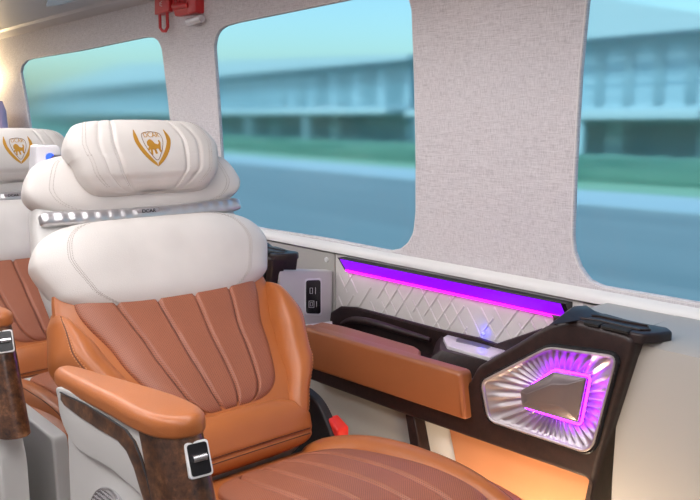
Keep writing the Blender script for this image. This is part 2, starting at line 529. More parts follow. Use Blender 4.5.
# seat cushion
bm = bmesh.new()
cp = [(-.66, .47), (-.655, .54), (-.72, .577), (-.86, .579), (-1.0, .561), (-1.13, .538), (-1.22, .515)]
P = Pillow(cp, [(0, -.215), (.4, -.235), (1, -.215)], [(0, .215), (.4, .235), (1, .215)], .022, 4, 5, 9, back=.08, cy=SY)
P.build(bm, 72, 60); cu = spart('seat_cushion', bm, M_or)
bm = bmesh.new()
bands = [-.5, -.17, .17, .5]
P = Pillow([(-.675, .562), (-.74, .594), (-.86, .599), (-1.0, .581), (-1.13, .557)], [(0, -.165), (1, -.15)], [(0, .165), (1, .15)], .026, 5, 4, 4, back=.02, cy=SY,
           grooves=[((lambda v, u=u: u*(1+.25*(v+1)/2)), .0035, .006) for u in bands])
P.build(bm, 120, 50)
for u in bands: P.line(bm, lambda t, u=u: (u*(1+.25*t), -1+.03+1.9*t), .0009, 1, 60, .0004)
spart('cushion_panel', bm, [M_orp, M_std], cu)
for sg in (-1, 1):
    bm = bmesh.new()
    lo = [(0, .15), (.7, .15), (1, .10)]; hi = [(0, .205), (.4, .228), (1, .23)]
    if sg < 0: lo, hi = [(v, -w) for v, w in hi], [(v, -w) for v, w in lo]
    P = Pillow([(-.665, .517), (-.70, .559), (-.80, .574), (-.95, .569), (-1.08, .550), (-1.21, .525)], lo, hi, .048, 2.4, 2.6, 3.5, back=.05, cy=SY,
               lift=lambda u, v, sg=sg: (0, 0, -.028*max(0, u*sg)**2))
    P.build(bm, 44, 60)
    P.line(bm, lambda t: (sg*.35, -.95+1.9*t), .0010, 1, 70, .0)
    spart('cushion_bolster', bm, [M_or, M_std], cu)

# seat base
bm = bmesh.new()
box(bm, -1.20, -.72, SY-.225, SY+.225, .22, .52, .03)
spart('seat_base', bm, M_pl)
bm = bmesh.new()
for dy in (-.15, .15): box(bm, -1.28, -.68, SY+dy-.02, SY+dy+.02, FLOOR, .23, .004)
spart('floor_rail', bm, M_dk)

bm = bmesh.new()
slab(bm, round_poly([(-1.16, SY-.25, .485), (-.70, SY-.25, .485), (-.69, SY-.25, .24), (-1.18, SY-.25, .24)], .015), (0, .03, 0), .006)
spart('side_valance', bm, M_pl)
# window-side hinge cover (dark) behind the buckle
bm = bmesh.new()
o_ = round_poly([(-1.36, SY+.232, .62), (-1.27, SY+.232, .60), (-1.20, SY+.232, .50), (-1.20, SY+.232, .40), (-1.38, SY+.232, .40)], .04)
slab(bm, o_, (0, .022, 0), .006); spart('hinge_cover', bm, M_dk)
# buckle
bk = Y(335, 427, SY+.255)
bm = bmesh.new(); box(bm, bk.x-.02, bk.x+.012, SY+.244, SY+.268, bk.z-.09, bk.z+.004, .006)
buck = spart('belt_buckle', bm, M_blk)
bm = bmesh.new(); box(bm, bk.x-.012, bk.x+.028, SY+.240, SY+.272, bk.z-.006, bk.z+.018, .005)
for v in bm.verts: v.co.z -= (v.co.x-bk.x)*.45
spart('release_button', bm, M_glassred, buck)

# ---- armrests (aisle side: full; the mesh is mirrored for nothing else)
def ztop(x): return .829+(x+.98)*.085            # tilts up towards the front
pl = [(-1.195, .430), (-1.18, .414), (-1.10, .408), (-.95, .402), (-.88, .398), (-.83, .400), (-.80, .412), (-.788, .435), (-.796, .456), (-.83, .470),
      (-.90, .474), (-1.0, .467), (-1.10, .458), (-1.18, .449)]
plan = smooth_poly([(x, y, 0) for x, y in pl], 5)
bm = bmesh.new()
slab(bm, [(p_.x, p_.y, ztop(p_.x)+.011) for p_ in plan], (0, 0, -.028), .014, 6, bev_back=.006)
arm = spart('armrest', bm, M_or)
def ins(p_, q):
    c = Vector((-.98, .437, 0)); d = Vector((p_.x-c.x, p_.y-c.y, 0))
    return Vector((c.x+d.x*(1-q*.25), c.y+d.y*(1-q), 0))
def column_part(sel_lo, sel_hi, depth, name, M, q=.10, lean=.34):
    pts = [ins(p_, q) for p_ in plan]
    # clip the plan in x
    cl = []
    n = len(pts)
    for i in range(n):
        a, b = pts[i], pts[(i+1) % n]
        for lim, s in ((sel_lo, 1), (sel_hi, -1)): pass
        cl.append(a)
    def clip(poly, lim, s):
        out = []
        for i in range(len(poly)):
            a, b = poly[i], poly[(i+1) % len(poly)]
            ia = (a.x-lim)*s >= 0; ib = (b.x-lim)*s >= 0
            if ia: out.append(a)
            if ia != ib: out.append(a.lerp(b, (lim-a.x)/(b.x-a.x)))
        return out
    cl = clip(clip(cl, sel_lo, 1), sel_hi, -1)
    bm = bmesh.new()
    rings = []
    for k in range(9):
        d = depth*k/8
        r = [bm.verts.new((p_.x+lean*d*(.7 if name == 'side_panel' else 1), p_.y, ztop(p_.x)-.015-d)) for p_ in cl]
        rings.append(r)
    n = len(cl)
    for A, B in zip(rings, rings[1:]):
        for i in range(n): bm.faces.new((A[i], A[(i+1) % n], B[(i+1) % n], B[i]))
    for A in (rings[0], rings[-1]):
        bmesh.ops.triangle_fill(bm, use_beauty=True, edges=[bm.edges.get((A[i], A[(i+1) % n])) for i in range(n)])
    return bm
wf = column_part(-.865, 0, .20, 'wood_front', M_wood)
wfo = spart('wood_front', wf, M_wood, arm)
bm = bmesh.new()
slab(bm, round_poly([(-1.15, .418, .775), (-.90, .418, .79), (-.86, .418, .66), (-.80, .418, .56), (-.80, .418, .24), (-1.18, .418, .24)], .03), (0, .05, 0), .006)
spart('arm_post', bm, M_pl)
# aisle side panel (traced profile, solid)
yo = .407
sp = [Y(x, y, yo) for x, y in [(59, 387), (57.5, 400), (60, 417), (68, 437), (80, 452), (110, 470), (142, 498), (165, 524), (178, 524), (164, 480), (155, 455), (148, 433), (110, 411)]]
spp = smooth_poly(sp, 4)
bm = bmesh.new(); slab(bm, spp, (0, .04, 0), .004, 4)
side = spart('side_panel', bm, M_pl, arm)
# walnut inlay stripe on the side panel
up = [(60, 393), (85, 405), (110, 420), (125, 430), (134, 442), (141, 460), (147, 480), (153, 505)]
dn = [(146, 510), (139, 488), (133, 468), (126, 452), (117, 441), (100, 431), (80, 418), (64, 406), (60, 400)]
bm = bmesh.new(); slab(bm, [Y(x, y, yo-.003) for x, y in up+dn], (0, .006, 0), .002, 3)
spart('walnut_inlay', bm, M_wood, side)
bm = bmesh.new(); tube(bm, [Y(x, y-1.0, yo-.003) for x, y in up], .0012, 6)
spart('chrome_line', bm, M_dk, side)
# lower aisle cover with oval speaker grille
lo_ = [Y(x, y, yo+.012) for x, y in [(80, 450), (110, 468), (140, 492), (160, 540), (160, 620), (60, 620), (70, 520), (80, 480)]]
bm = bmesh.new(); slab(bm, round_poly(lo_, .02), (0, .045, 0), .010, 4)
lowc = spart('lower_cover', bm, M_pl)
gc = Y(112, 530, yo+.010)
bm = bmesh.new()
ov = [(gc.x+.062*cos(t)+.02*sin(t), gc.y, gc.z+.066*sin(t)) for t in [2*pi*i/40 for i in range(40)]]
slab(bm, ov[::-1], (0, -.006, 0), 0); 
tube(bm, [Vector(p_)+Vector((0, -.006, 0)) for p_ in ov], .004, 8, 0, True)
for i in range(-7, 8):
    z = gc.z+i*.0085; w = .060*sqrt(max(0, 1-(i*.0085/.066)**2))
    tube(bm, [(gc.x-w+.3*(z-gc.z), gc.y-.008, z), (gc.x+w+.3*(z-gc.z), gc.y-.008, z)], .0028, 6, 0)
spart('oval_grille', bm, M_chr, lowc)
# switch on the wood front
from mathutils.bvhtree import BVHTree
bvh = BVHTree.FromPolygons([v.co+Vector(OFF) for v in wfo.data.vertices], [tuple(p_.vertices) for p_ in wfo.data.polygons])
hit = bvh.ray_cast(CP, ray(198.5, 459).normalized())
sc_ = Vector((-.80, .42, .78)); nd = Vector((.8, -.6, .1)).normalized()
if hit[0] is not None: sc_ = hit[0]; nd = hit[1]
if nd.dot(CP-sc_) < 0: nd = -nd
nd = (nd+Vector((.12, -.12, .15))).normalized()
xd = Vector((0, 0, 1)).cross(nd).normalized(); yd = nd.cross(xd).normalized()
def sq(w, h, r, ex): return [sc_+xd*a+yd*b+nd*ex for a, b in [(p_.x, p_.y) for p_ in round_poly([(-w, -h, 0), (w, -h, 0), (w, h, 0), (-w, h, 0)], r)]]
bm = bmesh.new(); slab(bm, sq(.0150, .0215, .005, .002), -nd*.012, .001)
sw = spart('switch_frame', bm, M_plw, arm)
bm = bmesh.new(); slab(bm, sq(.0125, .0188, .004, .0028), -nd*.004, 0); spart('switch_plate', bm, M_blk, sw)
bm = bmesh.new(); 
tube(bm, [sc_+xd*-.0085+nd*.005+yd*.001, sc_+xd*.0085+nd*.005+yd*.001], .0046, 14); spart('toggle', bm, M_chr, sw)

# ---- second seat behind: copy thing, parts, sub-parts
def dup(root, loc, label):
    r = root.copy(); COL.objects.link(r); r.location = loc; r['label'] = label
    def rec(src, dst):
        for ch in [o for o in D.objects if o.parent == src]:
            c = ch.copy(); COL.objects.link(c); c.parent = dst; rec(ch, c)
    rec(root, r); return r
seat['group'] = 'captain seats by the windows'
seat2 = dup(seat, (SX-.92, SY, FLOOR), 'captain seat of the row behind, half cut off by the left edge of the photo')
BACK = {'back_shell', 'backrest', 'ribbed_panel', 'lumbar_pad', 'side_bolster', 'shoulder_pad', 'upper_back_pad', 'chrome_strip', 'headrest', 'headrest_bracket', 'button_box'}
piv = Vector((-1.25-SX, 0, .60-FLOOR)); tilt = Matrix.Translation(piv+Vector((-.02, 0, -.06))) @ Matrix.Rotation(radians(6), 4, 'Y') @ Matrix.Translation(-piv)
for o in list(D.objects):
    if o.parent == seat2:
        b = o.name.split('.')[0]
        if b in BACK: o.matrix_basis = tilt
        elif b == 'side_valance': o.matrix_basis = Matrix.Translation((.09, 0, .08))
        elif b in ('armrest', 'lower_cover', 'arm_post'): o.matrix_basis = Matrix.Translation((.205, 0, -.010))
        else: o.matrix_basis = Matrix.Translation((0, 0, -.035 if b in ('seat_cushion', 'lumbar_pad') else 0))

# ------------------------------------------------------------------ CONSOLE under the window
CY = 1.15
con = thing('armrest_console', 'dark walnut window console beside the front seat with lit speaker and tan armrest pad', 'console', (-1.1, 1.3, FLOOR), 'window consoles')
COFF = (-1.1, 1.3, FLOOR)
def cpart(name, bm, mats, parent=con, smooth=True): return link(name, bm, mats, parent, smooth, COFF)
# front frame (speaker surround + lower rail) traced on the plane y = CY
fr = [(303, 352), (390, 374), (468, 384), (476, 367), (514, 345), (545, 326), (560, 321), (576, 321), (624, 333.5), (634, 340), (633, 352),
      (598, 466), (586, 520), (581, 520), (588, 480), (400, 414), (303, 378)]
go = [(482, 382), (549, 347.5), (612, 356), (615, 362), (593, 446), (584, 451), (489, 420)]
yg = CY-.004
outer = round_poly([Y(x, y, yg) for x, y in go], [.015, .016, .008, .010, .012, .010, .018], 6)
hole = [Vector((q.x, CY, q.z)) for q in outer]
ou = round_poly([Y(x, y, CY) for x, y in fr], [0, .01, .01, .015, .01, .02, .03, .03, .02, .02, .02, .02, 0, 0, .01, .02, 0])
bm = bmesh.new(); slab(bm, ou, (0, .045, 0), .010, 5, holes=[hole])
frame = cpart('console_frame', bm, M_dw)
# column side going back to the wall
bm = bmesh.new()
cs = [Y(x, y, CY) for x, y in [(560, 323), (576, 322.5), (622, 336), (631, 345), (596, 466), (584, 530), (581, 530), (588, 480), (600, 440), (560, 440)]]
cs = [p_+Vector((-.004, .04, 0)) for p_ in cs]
slab(bm, round_poly(cs, .006), (0, .055, 0), .0); cpart('column', bm, M_dw)
# top cap with two slots, sweeping to the window wall
tp = [Y(545, 327, CY), Y(560, 321.5, CY), Y(576, 321, CY), Y(629, 334, CY), Y(641, 340, CY)]
zt = tp[2].z
capo = [Vector((p_.x, p_.y, zt)) for p_ in (Y(552, 324, CY+.004), Y(576, 321, CY+.004), Y(630, 334, CY+.004), Y(642, 338, CY+.006))]
capo += [Zp(660, 333, zt), Zp(673, 331, zt), Zp(668, 327, zt), Zp(640, 322, zt), Zp(606, 314, zt), Zp(590, 308, zt), Zp(572, 308, zt), Zp(556, 317, zt)]
bm = bmesh.new(); slab(bm, round_poly(capo, .006), (0, 0, -.016), .005, 4); cap = cpart('console_top', bm, M_dw)
for qd in ([(583, 322), (592, 319), (607, 322), (598, 325.5)], [(601, 326), (611, 322.5), (634, 328), (628, 332)]):
    bm = bmesh.new(); slab(bm, round_poly([Zp(x, y, zt+.0012) for x, y in qd], .003), (0, 0, -.004), .0); cpart('vent_slot', bm, M_slot, cap)
bm = bmesh.new()
tube(bm, [Zp(x, y, zt+.001) for x, y in [(578, 318), (600, 321), (625, 327), (640, 330), (650, 330), (648, 326), (625, 322), (600, 316.5), (585, 315)]], .0022, 6, 0, True)
cpart('slot_rim', bm, M_dw, cap)
# raised wedge at the top left of the cap
bm = bmesh.new()
w0 = [Zp(x, y, zt) for x, y in [(549, 325), (568, 310), (592, 309), (600, 315), (580, 320)]]
vs = [bm.verts.new(p_) for p_ in w0]; tpv = [bm.verts.new(w0[i]*.5+(w0[1]+w0[2]+w0[4])/3*.5+Vector((0, 0, .010))) for i in range(5)]
for i in range(5): bm.faces.new((vs[i], vs[(i+1) % 5], tpv[(i+1) % 5], tpv[i]))
bm.faces.new(tpv); bm.faces.new(vs[::-1]); cpart('top_wedge', bm, M_dw, cap)

# speaker grille
go = [(482, 382), (549, 347.5), (612, 356), (615, 362), (593, 446), (584, 451), (489, 420)]
yg = CY-.004
outer = round_poly([Y(x, y, yg) for x, y in go], [.015, .016, .008, .010, .012, .010, .018], 6)
ko = [(520, 391), (554, 371), (588, 377.5), (579, 423.5), (522, 407)]
inner_px = ko
def resample(P, n):
    L = [0]; m_ = len(P)
    for i in range(m_): L.append(L[-1]+(P[(i+1) % m_]-P[i]).length)
    out = []
    for k in range(n):
        q = L[-1]*k/n; i = 0
        while L[i+1] < q: i += 1
        t = (q-L[i])/max(1e-9, L[i+1]-L[i]); out.append(P[i % m_].lerp(P[(i+1) % m_], t))
    return out
kc = Y(550, 399, yg)
def ray_hit(P, c, ang):
    d = Vector((cos(ang), 0, sin(ang))); best = None
    for i in range(len(P)):
        a, b = P[i]-c, P[(i+1) % len(P)]-c
        e = b-a; den = d.x*e.z-d.z*e.x
        if abs(den) < 1e-12: continue
        t = (a.x*e.z-a.z*e.x)/den; s = (a.x*d.z-a.z*d.x)/den
        if t > 0 and -1e-6 <= s <= 1+1e-6 and (best is None or t > best): best = t
    return c+d*best if best else c
inner = round_poly([Y(x, y, yg) for x, y in ko], .008, 5)
NR = 38; SUB = 10
bm = bmesh.new()
rings = []
for lv in range(9):
    t = lv/8
    r = []
    for k in range(NR*SUB):
        ang = 2*pi*k/(NR*SUB)
        o_ = ray_hit(outer, kc, ang); i_ = ray_hit(inner, kc, ang); i_ = kc.lerp(i_, .93)
        p_ = o_.lerp(i_, t)
        ph = (k % SUB)/SUB
        rib = max(0, 1-abs(ph-.5)*2/.62)**.6
        dep = .005+.013*sin(t*pi/2)                          # dish
        hgt = .0055*rib*(sin(pi*min(1, max(0, (t-.10)/.85)))**.5 if .10 < t < .95 else 0)
        p_ = p_+Vector((0, (dep if lv else .001)-hgt, 0))
        r.append(bm.verts.new(p_))
    rings.append(r)
K = NR*SUB
for A, B in zip(rings, rings[1:]):
    for i in range(K): bm.faces.new((A[i], B[i], B[(i+1) % K], A[(i+1) % K]))
tube(bm, resample(outer, 160), .0034, 8, 0, True)
grille = cpart('speaker_grille', bm, M_alu)
# dark gasket round it
bm = bmesh.new()
tube(bm, [kc+(p_-kc)*1.035+Vector((0, .003, 0)) for p_ in resample(outer, 120)], .005, 8, 0, True); cpart('gasket', bm, M_blk, grille)
# central faceted cap, standing proud, LED ring behind it
yk = yg-.012
base = round_poly([Y(x, y, yk+.006) for x, y in ko], .006, 4)
ctr = Y(553, 399, yk)
bm = bmesh.new()
bs = [bm.verts.new(Y(x, y, yk+.010)) for x, y in ko]
md = [bm.verts.new(Y(x, y, yk)) for x, y in [(521, 391), (554, 372.5), (586, 378.5), (577.5, 421.5), (523, 405.5)]]
tp_ = [bm.verts.new(Y(x, y, yk-.010)) for x, y in [(526, 393.5), (551, 383.5), (568, 383.5), (560, 405), (527, 402.5)]]
for A, B in ((bs, md), (md, tp_)):
    for i in range(5): bm.faces.new((A[i], A[(i+1) % 5], B[(i+1) % 5], B[i]))
bm.faces.new(tp_); bm.faces.new(bs[::-1])
bmesh.ops.bevel(bm, geom=list(bm.edges), offset=.0018, segments=3, affect='EDGES')
cpart('speaker_cap', bm, M_cap, grille)
bm = bmesh.new()
rr = resample(round_poly([Y(x, y, yg+.004) for x, y in [(524, 391), (555, 369.5), (590.5, 376.5), (581, 425), (524, 407)]], .008, 5), 80)
tube(bm, rr, .0022, 8, 0, True)
cpart('led_ring', bm, M_ring, grille)

# tan armrest pad
z1 = Y(300, 328, CY-.03).z
pd = [Y(298, 326, CY-.02), Y(460, 373, CY-.02), Y(465, 421, CY-.02), Y(301, 366, CY-.02)]
bm = bmesh.new()
slab(bm, round_poly(pd, [.012, .012, .008, .012]), (0, .035, 0), .009, 5, bev_back=.004)
pad = cpart('armrest_pad', bm, M_ch)
bm = bmesh.new()
pt_ = [Zp(x, y, pd[0].z-.004) for x, y in [(305, 327), (322, 321.5), (345, 326), (415, 346), (421, 350), (419, 357), (441, 365), (436, 367), (400, 357)]]
slab(bm, round_poly(pt_, .010), (0, 0, -.04), .006, 4)
cpart('armrest_wing', bm, M_ch, pad)

# tray behind the armrest
qb = [(333, 324), (335, 313), (344, 307.5), (360, 308.5), (400, 319), (445, 331), (482, 339), (500, 345), (530, 335), (545, 330)]
back_top = [Y(x, y, WY-.012) for x, y in qb]
bm = bmesh.new()
poly = back_top+[Vector((back_top[-1].x, WY-.012, .60)), Vector((back_top[0].x, WY-.012, .60))]
slab(bm, poly, (0, -.014, 0), 0); 
tube(bm, [p_+Vector((0, -.008, 0)) for p_ in back_top], .0055, 8)
box(bm, back_top[0].x-.005, -.86, CY+.03, WY-.012, .625, .640, .003)
cpart('tray', bm, M_dw)
bm = bmesh.new()
rim = smooth_poly([Y(x, y, WY-.05) for x, y in [(342, 324), (352, 320), (370, 322), (400, 331), (430, 340)]], 5, False)
tube(bm, rim, .010, 12, 0, taper=lambda t: .6+.4*sin(pi*t)); cpart('tray_roll', bm, M_dw)
# raised block with white metal lid
lz = Zp(470, 345, .695).z
lid = [Zp(x, y, .700) for x, y in [(443, 337), (449, 333.5), (509, 347), (505, 351), (490, 357.5), (447, 345.5)]]
bm = bmesh.new(); slab(bm, round_poly(lid, .006), (0, 0, -.008), .003, 4); ld = cpart('metal_lid', bm, M_lid)
bm = bmesh.new(); slab(bm, round_poly([Zp(x, y, .7008) for x, y in [(456, 339), (459, 338), (492, 346), (488, 348.5), (456, 341.5)]], .002), (0, 0, -.002), 0)
cpart('lid_slot', bm, mat('slot_grey', (.16, .17, .19), .4), ld)
cb = [Zp(x, y, .692) for x, y in [(440, 337), (450, 331), (520, 346), (515, 352), (492, 362), (440, 350)]]
bm = bmesh.new()
top = round_poly(cb, .008); low = [Vector((p_.x+(-.030 if p_.x < -1.15 else 0.0), p_.y-(.03 if p_.y < 1.27 else 0), .63)) for p_ in top]
A = [bm.verts.new(p_) for p_ in top]; mid = [bm.verts.new(a.lerp(b, .45)+Vector((0, 0, .012))) for a, b in zip(top, low)]; B = [bm.verts.new(p_) for p_ in low]; n = len(A)
for X1, X2 in ((A, mid), (mid, B)):
    for i in range(n): bm.faces.new((X1[i], X1[(i+1) % n], X2[(i+1) % n], X2[i]))
bm.faces.new(A); bm.faces.new(B); cpart('lid_block', bm, M_dw)
bm = bmesh.new()
bl = Y(483, 333.5, WY-.016); bmesh.ops.create_uvsphere(bm, u_segments=12, v_segments=8, radius=.0035, matrix=Matrix.Translation(bl)); cpart('blue_indicator', bm, M_bled)

# strut and lower panels
bm = bmesh.new()
slab(bm, [Y(x, y, CY+.01) for x, y in [(404, 408), (413, 412), (424, 470), (427, 560), (416, 560), (412, 460)]], (0, .03, 0), .003)
cpart('strut', bm, M_dw)
bm = bmesh.new()
slab(bm, [Y(x, y, CY+.046) for x, y in [(288, 356), (415, 405), (414, 470), (418, 640), (305, 640)]], (0, .02, 0), .0)
cpart('lower_panel', bm, M_low)
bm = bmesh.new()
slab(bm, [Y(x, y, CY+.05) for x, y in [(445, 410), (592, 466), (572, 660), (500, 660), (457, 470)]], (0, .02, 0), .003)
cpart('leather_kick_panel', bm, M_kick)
bm = bmesh.new()
slab(bm, [Y(x, y, CY+.075) for x, y in [(405, 395), (460, 415), (480, 660), (405, 660)]], (0, .012, 0), .0)
cpart('white_kick_panel', bm, M_plw)

con2 = dup(con, (-1.1-1.02, 1.3, FLOOR), 'dark walnut window console with violet speaker half hidden behind the front seat shoulder')

# ------------------------------------------------------------------ quilted panel + purple light strip
def quilt_panel(name, x0, x1):
    z0, z1 = .60, .838
    bm = bmesh.new()
    y_ = WY-.010
    box(bm, x0, x1, y_, y_+.008, z0, z1, .002)
    zq0, zq1 = .655, .803
    rnd = random.Random(3)
    segs = []
    # diagonal lattice of raised piping, broken into irregular overlapping strips
    s = .046
    W = x1-x0-.03
    for i in range(-6, int(W/s)+6):
        for d in (1, -1):
            xs = x0+.015+i*s+rnd.uniform(-.004, .004)
            a, b = sorted((rnd.uniform(-.05, .65), rnd.uniform(.45, 1.05)))
            if b-a < .3: b = a+.45
            h = zq1-zq0
            for (ta, tb_) in ((a, b),):
                p0 = Vector((xs+d*ta*h*.75, y_, zq0+ta*h)); p1 = Vector((xs+d*tb_*h*.75, y_, zq0+tb_*h))
                segs.append((p0, p1))
    for p0, p1 in segs:
        p0 = p0.copy(); p1 = p1.copy()
        dd = p1-p0
        def cl(t0, t1, a, b, lo, hi):
            if abs(b) < 1e-9: return t0, t1
            u, v = (lo-a)/b, (hi-a)/b
            if u > v: u, v = v, u
            return max(t0, u), min(t1, v)
        t0, t1 = 0, 1
        t0, t1 = cl(t0, t1, p0.x, dd.x, x0+.012, x1-.012); t0, t1 = cl(t0, t1, p0.z, dd.z, zq0, zq1)
        if t1-t0 < .2: continue
        a = p0+dd*t0; b = p0+dd*t1
        pts = [a+(b-a)*k/4 for k in range(5)]
        tube(bm, [p_+Vector((0, .0006, 0)) for p_ in pts], .0030, 8)
    return bm
def leather_quilt():
    return leather('quilted_ivory', (.66, .635, .60), .5)
M_q = leather_quilt()
quilt = link('quilted_panel', quilt_panel('q', -1.645, -.80), M_q)
tag(quilt, 'ivory wall panel embossed with crossed diagonal lines under the purple light strip', 'panel')
def strip(x0, x1):
    t = thing('light_strip', 'long glowing purple light strip set below the window sill above embossed panel', 'light', ((x0+x1)/2, WY-.02, .80))
    off = ((x0+x1)/2, WY-.02, .80)
    y0, y1 = WY-.036, WY-.011
    zb, zt_ = .797, .834
    bm = bmesh.new()
    # housing: wedge, open downwards/inwards, dark ends
    for xa, xb in ((x0-.008, x0), (x1, x1+.012)):
        pts = [(xa, y1, zt_), (xa, y0, zt_), (xa, y0+.004, zt_-.006), (xa, y1, zb)]
        slab(bm, pts, (xb-xa, 0, 0), 0)
    box(bm, x0-.008, x1+.012, y0-.002, y1, zt_, zt_+.002, .0005)
    link('housing', bm, M_blk, t, True, off)
    bm = bmesh.new()
    prof = [(y1, zt_), (y0, zt_), (y0+.001, zt_-.004), (y1-.004, zb+.004), (y1, zb+.004)]
    slab(bm, [(x0, a, b) for a, b in prof], (x1-x0, 0, 0), 0)
    link('diffuser', bm, M_pur, t, True, off)
    bm = bmesh.new(); tube(bm, [(x0+.002, y1-.005, zb+.002), (x1-.002, y1-.005, zb+.002)], .0030, 8)
    link('glow_tube', bm, M_mag, t, True, off)
    return t
strip(-1.595, -.895)

# socket box
bx0, bx1 = -1.775, -1.65
sb = thing('socket_box', 'pale box with black charging socket plate between the seat shoulder and embossed panel', 'socket box', ((bx0+bx1)/2, 1.27, .66))
SO = ((bx0+bx1)/2, 1.27, .66)
bm = bmesh.new()
fa = [Xp(x, y, bx1) for x, y in [(279, 270), (333, 271), (332, 323), (288, 327), (280, 322)]]
slab(bm, round_poly(fa, [.006, .002, .002, .006, .006]), (-.034, 0, 0), .004, 4); link('box_body', bm, M_pl, sb, True, SO)
bm = bmesh.new()
fo = [Xp(x, y, bx1+.002) for x, y in [(305, 279), (322, 278), (322, 316), (305, 315)]]
slab(bm, round_poly(fo, .010), (-.006, 0, 0), .002, 3); link('socket_rim', bm, M_plw, sb, True, SO)
bm = bmesh.new()
fo = [Xp(x, y, bx1+.0045) for x, y in [(306.5, 280.5), (321, 280), (321, 314), (306.5, 313.5)]]
slab(bm, round_poly(fo, .009), (-.006, 0, 0), .002, 3); sp_ = link('socket_plate', bm, M_blk, sb, True, SO)
M_ic = mat('socket_icon', (.55, .55, .55), .5)
bm = bmesh.new()
def icon(pts, r=.0009, closed=True): tube(bm, [Xp(x, y, bx1+.0052) for x, y in pts], r, 5, 0, closed)
icon([(310, 288), (312.5, 288), (312.5, 293.5), (310, 293.5)]); icon([(315.5, 287.5), (315.5, 294)], closed=False)
icon([(309, 301), (314, 301), (314, 307.5), (309, 307.5)]); icon([(310.5, 302.5), (312.5, 302.5), (312.5, 306), (310.5, 306)], .0007); icon([(316.5, 301.5), (316.5, 307)], closed=False)
link('port_icons', bm, M_ic, sp_, True, SO)
# shelf lip under the box
bm = bmesh.new()
slab(bm, [Zp(x, y, .664) for x, y in [(283, 327), (332, 321), (333, 327), (300, 332)]], (0, 0, -.008), .001); link('shelf_lip', bm, M_plw, sb, True, SO)

# ------------------------------------------------------------------ ROOM SHELL
def holes_wall():
    cu = D.curves.new('w', 'CURVE'); cu.dimensions = '2D'; cu.fill_mode = 'BOTH'; cu.extrude = .003; cu.bevel_depth = .004; cu.bevel_resolution = 3
    def spl(pts):
        s = cu.splines.new('POLY'); s.points.add(len(pts)-1); s.use_cyclic_u = True
        for q, (x, z) in zip(s.points, pts): q.co = (x, z, 0, 1)
    z0, z1 = .845, 1.66
    spl([(-5.0, z0), (1.4, z0), (1.4, z1), (-5.0, z1)])
    for w in WINS: spl(w)
    o = D.objects.new('w', cu); COL.objects.link(o)
    dg = bpy.context.evaluated_depsgraph_get(); me = D.meshes.new_from_object(o.evaluated_get(dg)); D.objects.remove(o)
    bm = bmesh.new(); bm.from_mesh(me)
    for v in bm.verts:
        x, z, d = v.co
        v.co = Vector((x, wy(z)+.007-d, z))
    return bm
def wpx(pts): return [(p_.x, p_.z) for p_ in (wall_pt(x, y) for x, y in pts)]
w2 = [(213, 47), (214, 38), (217.5, 30), (224, 25), (236, 21.5), (340, 0), (392, -11), (403, -10), (409, -3), (412, 10), (414.5, 80), (416, 150), (416, 212), (414, 232), (409, 243), (401, 250), (390, 252), (330, 240), (263, 229.5), (240, 225), (229, 218), (224.5, 205), (222, 185), (218, 120)]
w1 = [(20, 72), (21.5, 65), (26, 60), (31, 58), (80, 49.8), (144, 36.4), (152, 36), (158.5, 40), (162, 50), (165, 75), (168, 100), (171, 130), (175, 170), (174, 190), (168, 198), (158, 199), (60, 184), (44, 178), (38, 168), (31, 138), (25, 100)]
p3 = wpx([(592, -30), (585.5, 0), (578.5, 74), (573, 173.6), (571, 235), (572.5, 252), (579, 269), (588, 281), (600, 287.5)])
zb3 = wall_pt(660, 297).z
top3 = wall_pt(392, -11).z
w3 = [(p3[0][0]+.02, top3)]+[(p3[0][0], top3-.02)]+p3[1:]+[(-.15, zb3), (-.09, zb3+.03), (-.07, zb3+.09), (-.09, top3-.06), (-.14, top3)]
WINS = [wpx(w1), wpx(w2), w3]
WINS = [[(p_.x, p_.y) for p_ in resample([Vector((a, b, 0)) for a, b in w], 160)] for w in WINS]
wl = link('wall_window_side', holes_wall(), M_lin); struct(wl)
M_rim = mat('window_trim', (.80, .79, .78), .35)
def tinted():
    M = D.materials.new('tinted_glass'); M.use_nodes = True; nt = M.node_tree
    nt.nodes.clear(); out = N(nt, 'ShaderNodeOutputMaterial')
    g = N(nt, 'ShaderNodeBsdfRefraction'); g.inputs['Color'].default_value = (.41, .69, .76, 1); g.inputs['IOR'].default_value = 1.03; g.inputs['Roughness'].default_value = .30
    gl = N(nt, 'ShaderNodeBsdfGlossy'); gl.inputs['Roughness'].default_value = .06
    mx = N(nt, 'ShaderNodeMixShader'); mx.inputs[0].default_value = .03; nt.links.new(g.outputs[0], mx.inputs[1]); nt.links.new(gl.outputs[0], mx.inputs[2])
    nt.links.new(mx.outputs[0], out.inputs[0]); return M
M_gl = tinted()
for i, w in enumerate(WINS):
    pts = [Vector((x, wy(z)+.0155, z)) for x, z in w]
    bm = bmesh.new(); c = sum(pts, Vector())/len(pts)
    big = [c+(p_-c)*1.03 for p_ in pts]
    vs = [bm.verts.new(p_) for p_ in big]
    bm.faces.new(vs)
    g = link('window_%d' % (i+1), bm, M_gl, smooth=False); struct(g)
    bm = bmesh.new(); tube(bm, [Vector((x, wy(z)+.003, z)) for x, z in w], .0032, 8, 0, True)
    link('window_rim', bm, M_rim, g)

# sill trim
bm = bmesh.new()
pr = [(WY-.004, .868), (WY-.014, .862), (WY-.019, .852), (WY-.019, .843), (WY-.004, .840)]
slab(bm, [(-5.0, a, b) for a, b in pr], (6.4, 0, 0), 0)
struct(link('trim_1', bm, M_plw))
